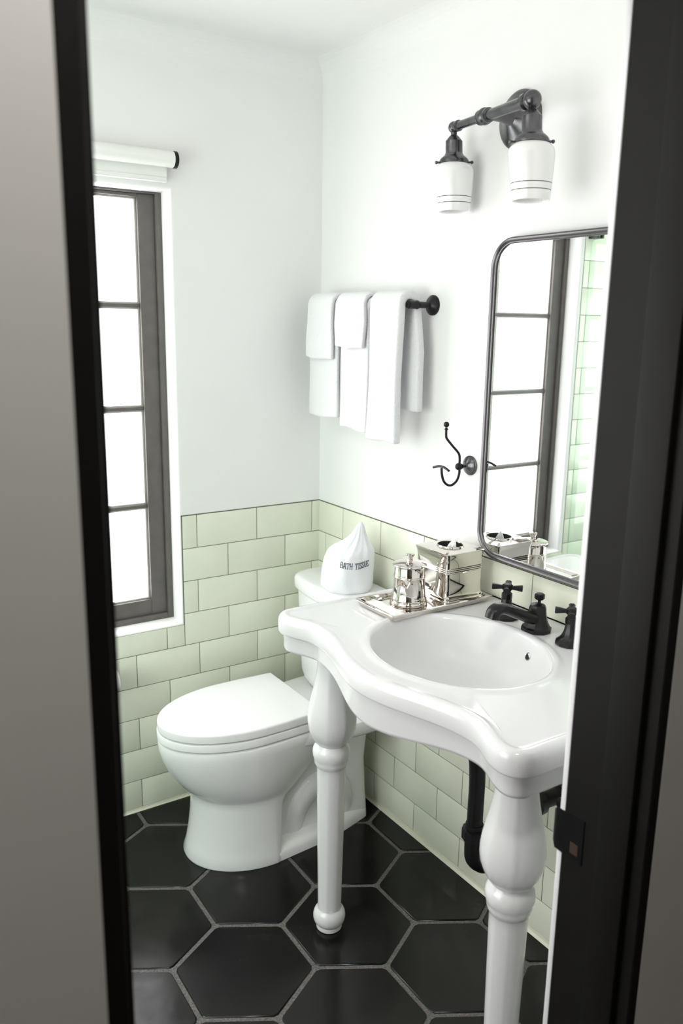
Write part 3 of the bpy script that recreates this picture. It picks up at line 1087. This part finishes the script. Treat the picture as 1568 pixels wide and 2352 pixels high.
mb.lathe([(0.004, 0), (0.004, 0.014), (0.016, 0.016), (0.017, 0.026), (0.010, 0.029)], (-0.07, -1.20, 0.47), (-1, 0, 0), 14)
mb.build('valve_knob', M_PIPE, t)
mb = MB()
mb.tube(bez([(-0.058, -1.20, 0.47), (-0.058, -1.20, 0.56), (-0.070, -1.190, 0.66), (-0.080, -1.184, 0.752)], 6), 0.005, 10)
mb.build('supply_hose', M_PIPE, t)

# ------------------------------------------------------------------ tray and its contents
TZ = DZ - 0.0015
ty0, ty1, tx0, tx1 = -0.880, -0.722, -0.345, -0.034


def rr2(x0, x1, y0, y1, r, n=5):
    pts = []
    for (cx, cy, a0) in ((x1 - r, y1 - r, 0), (x0 + r, y1 - r, PI / 2), (x0 + r, y0 + r, PI), (x1 - r, y0 + r, 1.5 * PI)):
        for k in range(n + 1):
            a = a0 + PI / 2 * k / n
            pts.append((cx + r * math.cos(a), cy + r * math.sin(a)))
    return pts


mb = MB()
loops = []
for q, z, r_ in ((0.012, 0.0, 0.004), (0.008, 0.001, 0.004), (0.004, 0.010, 0.004), (0.0, 0.0125, 0.004), (0.0, 0.0145, 0.004), (0.0015, 0.0158, 0.004), (0.0035, 0.0150, 0.004), (0.005, 0.0158, 0.004), (0.0075, 0.0150, 0.004), (0.009, 0.0120, 0.004), (0.0125, 0.0040, 0.004), (0.0145, 0.0035, 0.003)):
    loops.append([(x, y, TZ + z) for x, y in rr2(tx0 + q, tx1 - q, ty0 + q, ty1 - q, r_)])
mb.loft(loops)
tag(mb.build('vanity_tray', M_SILVER, loc=((tx0 + tx1) / 2, (ty0 + ty1) / 2, TZ), smooth=30), 'shallow rectangular silver tray on the washbasin top', 'tray')
T1 = TZ + 0.0035

t = thing('silver_jar', 'round silver lidded jar on the tray in front of the tissue box', 'jar', (-0.238, -0.803, T1))
JC = (-0.230, -0.790, T1)
JK = 1.12
mb = MB()
mb.lathe([(r_ * JK, h_) for r_, h_ in [(0.0385, 0), (0.0405, 0.001), (0.0415, 0.004), (0.0405, 0.008), (0.0385, 0.010), (0.039, 0.012), (0.0395, 0.015), (0.0375, 0.019), (0.0365, 0.024), (0.0355, 0.040), (0.0342, 0.068), (0.0348, 0.069), (0.0348, 0.0705), (0.0341, 0.0715), (0.0347, 0.0725), (0.0347, 0.074), (0.0338, 0.075), (0.0328, 0.096)]], JC, n=64)
mb.build('body', M_SILVER, t, smooth=50)
mb = MB()
mb.lathe([(r_ * JK, h_) for r_, h_ in [(0.033, 0.0965), (0.0365, 0.0975), (0.0375, 0.0995), (0.0368, 0.1015), (0.034, 0.1030), (0.030, 0.1045), (0.020, 0.1075), (0.010, 0.109)]], JC, n=64)
ld = mb.build('lid', M_SILVER, t, smooth=50)
mb = MB()
mb.lathe([(r_ * JK, h_) for r_, h_ in [(0.0065, 0.1085), (0.0058, 0.112), (0.0062, 0.116), (0.0085, 0.120), (0.0098, 0.123), (0.0095, 0.1255), (0.006, 0.1268)]], JC, n=32)
mb.build('knob', M_SILVER, ld, smooth=50)

BC = Vector((-0.103, -0.790, T1))
t = thing('tissue_box_cover', 'square polished silver tissue box cover on the tray', 'tissue box', BC)
NB = 96


def sq(hx, rr, z, cx=BC.x, cy=BC.y):
    pts = rr2(cx - hx, cx + hx, cy - hx, cy + hx, rr, 5)
    # resample evenly
    P = [Vector((p[0], p[1], 0)) for p in pts]
    P.append(P[0])
    cum = [0]
    for a, b in zip(P[:-1], P[1:]):
        cum.append(cum[-1] + (b - a).length)
    out = []
    for k in range(NB):
        s = cum[-1] * k / NB
        i = max(j for j in range(len(cum)) if cum[j] <= s + 1e-9)
        i = min(i, len(P) - 2)
        f_ = (s - cum[i]) / max(1e-9, cum[i + 1] - cum[i])
        q = P[i].lerp(P[i + 1], f_)
        out.append((q.x, q.y, z))
    return out


sec = [(0.0625, 0.0), (0.0640, 0.0015), (0.0640, 0.006), (0.0620, 0.008), (0.0615, 0.0095), (0.0627, 0.011), (0.0627, 0.014), (0.0600, 0.017), (0.0588, 0.022), (0.0582, 0.040), (0.0582, 0.074), (0.0592, 0.0752), (0.0592, 0.0775), (0.0582, 0.0788), (0.0592, 0.080), (0.0592, 0.0822), (0.0582, 0.0835), (0.0592, 0.0847), (0.0592, 0.087), (0.0583, 0.0882), (0.0586, 0.098), (0.0594, 0.109), (0.0612, 0.119), (0.0628, 0.1235), (0.0630, 0.1255), (0.0618, 0.1268)]
loops = [sq(h_, 0.006, BC.z + z) for h_, z in sec]
last = loops[-1]
for s, z in ((1.25, 0.1285), (1.10, 0.1292), (1.06, 0.1325), (1.02, 0.1338), (0.98, 0.1325), (0.95, 0.129), (0.95, 0.10), (0.95, 0.03)):
    lp = []
    for p in last:
        a = math.atan2(p[1] - BC.y, p[0] - BC.x)
        lp.append((BC.x + 0.0305 * s * math.cos(a), BC.y + 0.0335 * s * math.sin(a), BC.z + z))
    loops.append(lp)
mb = MB()
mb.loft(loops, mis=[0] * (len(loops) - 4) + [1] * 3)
mb.build('cover', [M_SILVER, M_DARK], t, smooth=38)  # box interior coloured near-black to imitate shade in the opening

# facial tissue poking out of the box
mb = MB()
lo = []
NT = 40
for k, (z, s, dx, dy) in enumerate(((0.06, 1.0, 0, 0), (0.115, 0.85, 0, 0), (0.130, 0.62, 0.001, -0.002), (0.138, 0.42, 0.002, -0.004), (0.146, 0.16, 0.003, -0.006), (0.1495, 0.03, 0.003, -0.007))):
    l = []
    for i in range(NT):
        a = 2 * PI * i / NT
        w_ = 1 + 0.35 * math.sin(3 * a + 1.0) * (0.4 + 0.1 * k) + 0.12 * math.sin(7 * a)
        l.append((BC.x + 0.002 + dx + 0.014 * s * w_ * math.cos(a), BC.y - 0.004 + dy + 0.017 * s * w_ * math.sin(a), BC.z + z))
    lo.append(l)
mb.loft(lo)
tag(mb.build('facial_tissue', M_PAPER, loc=(BC.x, BC.y, BC.z + 0.06), smooth=50), 'white tissue tip rising from the silver box opening', 'tissue')

# paper wrapped packet on the tray
mb = MB()
px0, px1, py0, py1 = -0.328, -0.288, -0.866, -0.735
nx_, ny_ = 10, 24
rp = random.Random(3)
top = [[(px0 + (px1 - px0) * i / nx_ + 0.0012 * math.sin(j * 1.1 + i), py0 + (py1 - py0) * j / ny_,
         T1 + 0.0075 * min(1, 4 * min(i, nx_ - i) / nx_ + 0.3) * min(1, 0.45 + 3.0 * min(j, ny_ - j) / ny_) + 0.0009 * rp.uniform(-1, 1)) for i in range(nx_ + 1)] for j in range(ny_ + 1)]
vs = [p for r_ in top for p in r_] + [(p[0], p[1], T1 + 0.0003) for r_ in top for p in r_]
nn = (nx_ + 1) * (ny_ + 1)
fs = []
for j in range(ny_):
    for i in range(nx_):
        a, b, c, d = j * (nx_ + 1) + i, j * (nx_ + 1) + i + 1, (j + 1) * (nx_ + 1) + i + 1, (j + 1) * (nx_ + 1) + i
        fs += [(a, b, c, d), (nn + d, nn + c, nn + b, nn + a)]
for j in range(ny_):
    a, d = j * (nx_ + 1), (j + 1) * (nx_ + 1)
    fs.append((a, d, nn + d, nn + a))
    a, d = a + nx_, d + nx_
    fs.append((d, a, nn + a, nn + d))
for i in range(nx_):
    fs.append((i + 1, i, nn + i, nn + i + 1))
    a = ny_ * (nx_ + 1) + i
    fs.append((a, a + 1, nn + a + 1, nn + a))
mb.add(vs, fs)
tag(mb.build('paper_packet', M_PAPER, loc=((px0 + px1) / 2, (py0 + py1) / 2, T1), smooth=60), 'flat white paper packet lying along the near left edge of the silver tray', 'packet')

# ------------------------------------------------------------------ toilet
TYC = -0.306
toi = thing('toilet', 'white two-piece toilet with closed lid in the tiled corner', 'toilet', (-0.36, TYC, 0))


def dsec(z, xf, xm, xr, hw, hwr, nf=36, ns=8):
    """front half-ellipse to xm, then sides running back to xr; returns a closed loop"""
    pts = []
    for k in range(ns):
        u = 1 - k / ns
        pts.append((xm + (xr - xm) * u, TYC + hw + (hwr - hw) * (u ** 1.5), z))
    for k in range(nf + 1):
        a = PI / 2 + PI * k / nf
        pts.append((xm + (xm - xf) * math.cos(a), TYC + hw * math.sin(a), z))
    for k in range(1, ns + 1):
        u = k / ns
        pts.append((xm + (xr - xm) * u, TYC - hw - (hwr - hw) * (u ** 1.5), z))
    for k in range(1, ns):
        u = k / ns
        pts.append((xr, TYC - hwr + 2 * hwr * u, z))
    return pts


mb = MB()
sec = [(0.0, -0.630, -0.42, -0.41, 0.162, 0.160), (0.006, -0.632, -0.42, -0.41, 0.163, 0.160), (0.03, -0.624, -0.42, -0.405, 0.157, 0.154), (0.08, -0.615, -0.42, -0.40, 0.150, 0.146), (0.13, -0.609, -0.42, -0.395, 0.146, 0.140), (0.175, -0.606, -0.42, -0.39, 0.144, 0.137),
       (0.195, -0.606, -0.42, -0.38, 0.144, 0.135), (0.203, -0.610, -0.425, -0.36, 0.146, 0.130), (0.214, -0.622, -0.43, -0.34, 0.151, 0.125), (0.235, -0.642, -0.435, -0.31, 0.158, 0.12), (0.262, -0.662, -0.44, -0.29, 0.164, 0.125), (0.29, -0.678, -0.445, -0.275, 0.168, 0.135), (0.325, -0.693, -0.45, -0.265, 0.171, 0.145), (0.355, -0.700, -0.45, -0.26, 0.1725, 0.155), (0.372, -0.700, -0.45, -0.26, 0.172, 0.160), (0.379, -0.698, -0.45, -0.26, 0.170, 0.158), (0.382, -0.690, -0.45, -0.26, 0.163, 0.152)]
mb.loft([dsec(*s) for s in sec])
# rear body, flange and shelf
rl = []
for z, hwv, x0 in ((0.0, 0.105, -0.055), (0.10, 0.100, -0.06), (0.20, 0.098, -0.065), (0.30, 0.105, -0.06), (0.36, 0.12, -0.055)):
    rl.append([(x, y, z) for x, y in rr2(-0.46, x0, TYC - hwv, TYC + hwv, 0.03)])
mb.loft(rl)


def flange(z, g):
    pts = []
    for k in range(13):
        u = k / 12
        x = -0.43 + u * 0.35
        pts.append((x, TYC - interp(x, [-0.43, -0.27, -0.17, -0.08], [0.161, 0.150, 0.133, 0.108]) - g, z))
    for k in range(1, 12):
        a = -PI / 2 + PI * k / 12
        pts.append((-0.08 + (0.037 + g) * math.cos(a), TYC + (0.108 + g) * math.sin(a), z))
    for k in range(13):
        u = 1 - k / 12
        x = -0.43 + u * 0.35
        pts.append((x, TYC + interp(x, [-0.43, -0.27, -0.17, -0.08], [0.161, 0.150, 0.133, 0.108]) + g, z))
    return pts


mb.loft([flange(0, 0), flange(0.022, -0.002), flange(0.032, -0.008), flange(0.040, -0.022)])
# shelf under the tank


def shelfsec(z, g):
    pr_ = [(-0.42, 0.150), (-0.34, 0.162), (-0.27, 0.173), (-0.20, 0.183), (-0.14, 0.189)]
    top_ = [(x, TYC + w_ + g) for x, w_ in pr_]
    r_ = 0.032
    for k in range(9):
        a = PI / 2 - PI / 2 * k / 8
        top_.append((-0.105 + (r_ + g) * math.cos(a), TYC + 0.190 - r_ + (r_ + g) * math.sin(a)))
    return [(x, y, z) for x, y in top_] + [(x, 2 * TYC - y, z) for x, y in reversed(top_)]


mb.loft([shelfsec(z, g) for z, g in ((0.330, -0.016), (0.340, -0.004), (0.348, 0.0), (0.374, 0.0), (0.380, -0.003), (0.383, -0.010))])
# trapway relief on both sides
for s in (-1, 1):
    yb = TYC + s * 0.067
    mb.tube(bez([(-0.335, yb - s * 0.004, 0.02), (-0.325, yb + s * 0.002, 0.08), (-0.298, yb + s * 0.007, 0.135), (-0.250, yb + s * 0.010, 0.168), (-0.195, yb + s * 0.008, 0.155), (-0.155, yb, 0.11), (-0.14, yb - s * 0.01, 0.03)], 7), 0.046, 20)
    mb.tube(bez([(-0.42, yb + s * 0.018, 0.275), (-0.36, yb + s * 0.016, 0.265), (-0.29, yb + s * 0.006, 0.285), (-0.20, yb, 0.31)], 6), 0.040, 18)
mb.build('bowl', M_PORC, toi, smooth=40)


def lidsec(z, g, xr=-0.268, xf=-0.702, hw=0.168, hwr=0.160):
    return dsec(z, xf - g, -0.45, xr + g * 0.5, hw + g, hwr + g, 48, 10)


mb = MB()
mb.loft([lidsec(0.3815, -0.036), lidsec(0.3858, -0.034), lidsec(0.3862, -0.002), lidsec(0.3878, 0.0), lidsec(0.4060, 0.0), lidsec(0.4078, -0.001), lidsec(0.4084, -0.004), lidsec(0.4086, -0.040)])
mb.build('seat', M_SEAT, toi, smooth=40)
mb = MB()
mb.loft([lidsec(0.4086, -0.042), lidsec(0.4122, -0.040), lidsec(0.4125, -0.004), lidsec(0.4138, -0.002), lidsec(0.4320, -0.002), lidsec(0.4352, -0.0032), lidsec(0.4370, -0.007), lidsec(0.4378, -0.014), lidsec(0.4388, -0.05), lidsec(0.4392, -0.09)])
mb.build('lid', M_SEAT, toi, smooth=50)
for s in (-1, 1):
    mb = MB()
    mb.box(-0.268, -0.240, TYC + s * 0.075 - 0.018, TYC + s * 0.075 + 0.018, 0.382, 0.412, 0.007, 3)
    mb.build('hinge', M_SEAT, toi)


def tanksec(z, g, r_=0.045):
    hw = 0.198 + g
    pts = []
    n = 40
    for k in range(n + 1):
        v = -1 + 2 * k / n
        x = -0.196 - g + 0.030 * v * v
        # round the front corners
        ed = (1 - abs(v)) * hw
        if ed < r_:
            x += r_ - math.sqrt(max(0, r_ * r_ - (r_ - ed) ** 2))
        pts.append((x, TYC + v * hw, z))
    xb = -0.022
    pts.append((xb, TYC + hw, z))
    pts.append((xb, TYC - hw, z))
    return pts


mb = MB()
mb.loft([tanksec(0.384, -0.045), tanksec(0.390, -0.030), tanksec(0.405, -0.022), tanksec(0.43, -0.016), tanksec(0.55, -0.010), tanksec(0.703, -0.006)])
mb.build('tank', M_PORC, toi, smooth=40)
mb = MB()
mb.loft([tanksec(0.703, -0.004), tanksec(0.705, 0.001), tanksec(0.709, 0.003), tanksec(0.735, 0.003), tanksec(0.742, 0.0), tanksec(0.7465, -0.006), tanksec(0.748, -0.014)])
mb.build('tank_lid', M_PORC, toi, smooth=45)

# ------------------------------------------------------------------ cloth bag on the tank
GC = Vector((-0.112, -0.345, 0.748))
ER = Vector((0.834, -0.551, 0))
bag = thing('tissue_bag', 'gathered white cloth bag lettered in navy, on the toilet tank', 'bag', GC)
BH = [0, 0.006, 0.02, 0.045, 0.07, 0.095, 0.115, 0.127, 0.138, 0.150, 0.163, 0.175, 0.187, 0.197, 0.202]
BR = [0.072, 0.0770, 0.0785, 0.0785, 0.0765, 0.0735, 0.069, 0.0595, 0.0455, 0.0335, 0.0245, 0.0185, 0.0135, 0.0075, 0.002]
BO = [0, 0, 0, 0.000, 0.002, 0.004, 0.007, 0.013, 0.020, 0.026, 0.030, 0.032, 0.034, 0.036, 0.037]


def bag_pt(a, h, lift=0.0):
    r_ = interp(h, BH, BR) + lift
    o_ = interp(h, BH, BO)
    g_ = min(1, max(0, (h - 0.085) / 0.06))
    low = min(1, max(0, (0.05 - h) / 0.05))
    w_ = 1 + 0.020 * math.sin(3 * a + 0.7 + 9 * h) + 0.017 * math.sin(5 * a - 22 * h + 2) + 0.010 * math.sin(11 * a + 35 * h) + 0.05 * g_ * math.sin(9 * a + 14 * h) + 0.04 * g_ * math.sin(14 * a + 1) + 0.012 * low * math.sin(8 * a)
    # a diagonal crease
    w_ += 0.022 * math.sin(4 * (a - 3.2) + 42 * h) * (1 - 0.6 * g_) * 0.6
    return GC + ER * o_ + Vector((math.cos(a) * r_ * w_, math.sin(a) * r_ * w_, h))


mb = MB()
lo = []
hh = np.concatenate([np.linspace(0, 0.02, 4), np.linspace(0.027, 0.202, 36)])
for h in hh:
    lo.append([bag_pt(2 * PI * i / 120, float(h)) for i in range(120)])
mb.loft(lo)
mb.build('cloth', M_CLOTH, bag, smooth=60)
GL = {'B': [[(0.1, 0), (0.1, 1)], [(0, 1), (.55, 1), (.72, .9), (.72, .62), (.55, .52), (.1, .52)], [(.55, .52), (.8, .42), (.8, .12), (.6, 0), (0, 0)]],
      'A': [[(0.1, 0), (.42, 1), (.52, 1), (.86, 0)], [(.22, .36), (.72, .36)], [(-.02, 0), (.24, 0)], [(.70, 0), (.98, 0)]],
      'T': [[(.45, 0), (.45, 1)], [(0.0, .76), (0.0, 1), (.9, 1), (.9, .76)], [(.28, 0), (.62, 0)]],
      'H': [[(.14, 0), (.14, 1)], [(.76, 0), (.76, 1)], [(.14, .5), (.76, .5)], [(0, 0), (.28, 0)], [(0, 1), (.28, 1)], [(.62, 0), (.9, 0)], [(.62, 1), (.9, 1)]],
      'I': [[(.25, 0), (.25, 1)], [(.05, 0), (.45, 0)], [(.05, 1), (.45, 1)]],
      'S': [[(.68, .72), (.68, .92), (.5, 1), (.22, 1), (.06, .86), (.08, .64), (.3, .53), (.58, .45), (.72, .3), (.68, .1), (.5, 0), (.2, 0), (.05, .1), (.05, .3)]],
      'U': [[(.14, 1), (.14, .22), (.28, .03), (.45, 0), (.62, .03), (.76, .22), (.76, 1)], [(0, 1), (.28, 1)], [(.62, 1), (.9, 1)]],
      'E': [[(.12, 0), (.12, 1)], [(0, 1), (.74, 1), (.74, .78)], [(.12, .52), (.5, .52)], [(0, 0), (.76, 0), (.76, .22)]]}
ADV = {'B': .98, 'A': 1.08, 'T': 1.04, 'H': 1.08, 'I': .64, 'S': .92, 'U': 1.06, 'E': .9, ' ': .62}
TXT = 'BATH TISSUE'
tw = sum(ADV[c] for c in TXT)
A0, A1 = R(216), R(287)
HZ0, HT = 0.083, 0.0165
u = 0.0
for c in TXT:
    if c != ' ':
        m_ = MB()
        for st in GL[c]:
            P_ = []
            for (a_, b_) in zip(st[:-1], st[1:]):
                for k in range(4):
                    P_.append((a_[0] + (b_[0] - a_[0]) * k / 4, a_[1] + (b_[1] - a_[1]) * k / 4))
            P_.append(st[-1])
            m_.tube([bag_pt(A0 + (A1 - A0) * (u + x_) / tw, HZ0 + HT * y_ - 0.004 * math.sin(PI * (u + x_) / tw), 0.0004) for x_, y_ in P_], 0.00095, 6)
        m_.build('embroidered_letter', M_THREAD, bag)
    u += ADV[c]

# ------------------------------------------------------------------ toilet paper on the back wall
t = thing('toilet_paper_holder', 'white toilet paper roll on the tiled wall below the window', 'toilet paper', (-0.76, 0, 0.47))
mb = MB()
mb.lathe([(0.010, 0), (0.031, 0.0005), (0.032, 0.002), (0.032, 0.102), (0.031, 0.1035), (0.010, 0.104)], (-0.838, -0.062, 0.484), (1, 0, 0), 40)
mb.build('paper_roll', M_PAPER, t)
mb = MB()
mb.tube([(-0.86, -0.062, 0.484), (-0.737, -0.062, 0.484)], 0.0085, 16)
mb.tube(bez([(-0.86, -0.003, 0.484), (-0.86, -0.045, 0.484), (-0.857, -0.060, 0.484), (-0.848, -0.062, 0.484)], 5), 0.008, 14)
mb.lathe([(0.022, 0.003), (0.021, 0.006), (0.010, 0.010)], (-0.86, 0, 0.484), (0, -1, 0), 24)
mb.build('holder_arm', M_BLACK, t)
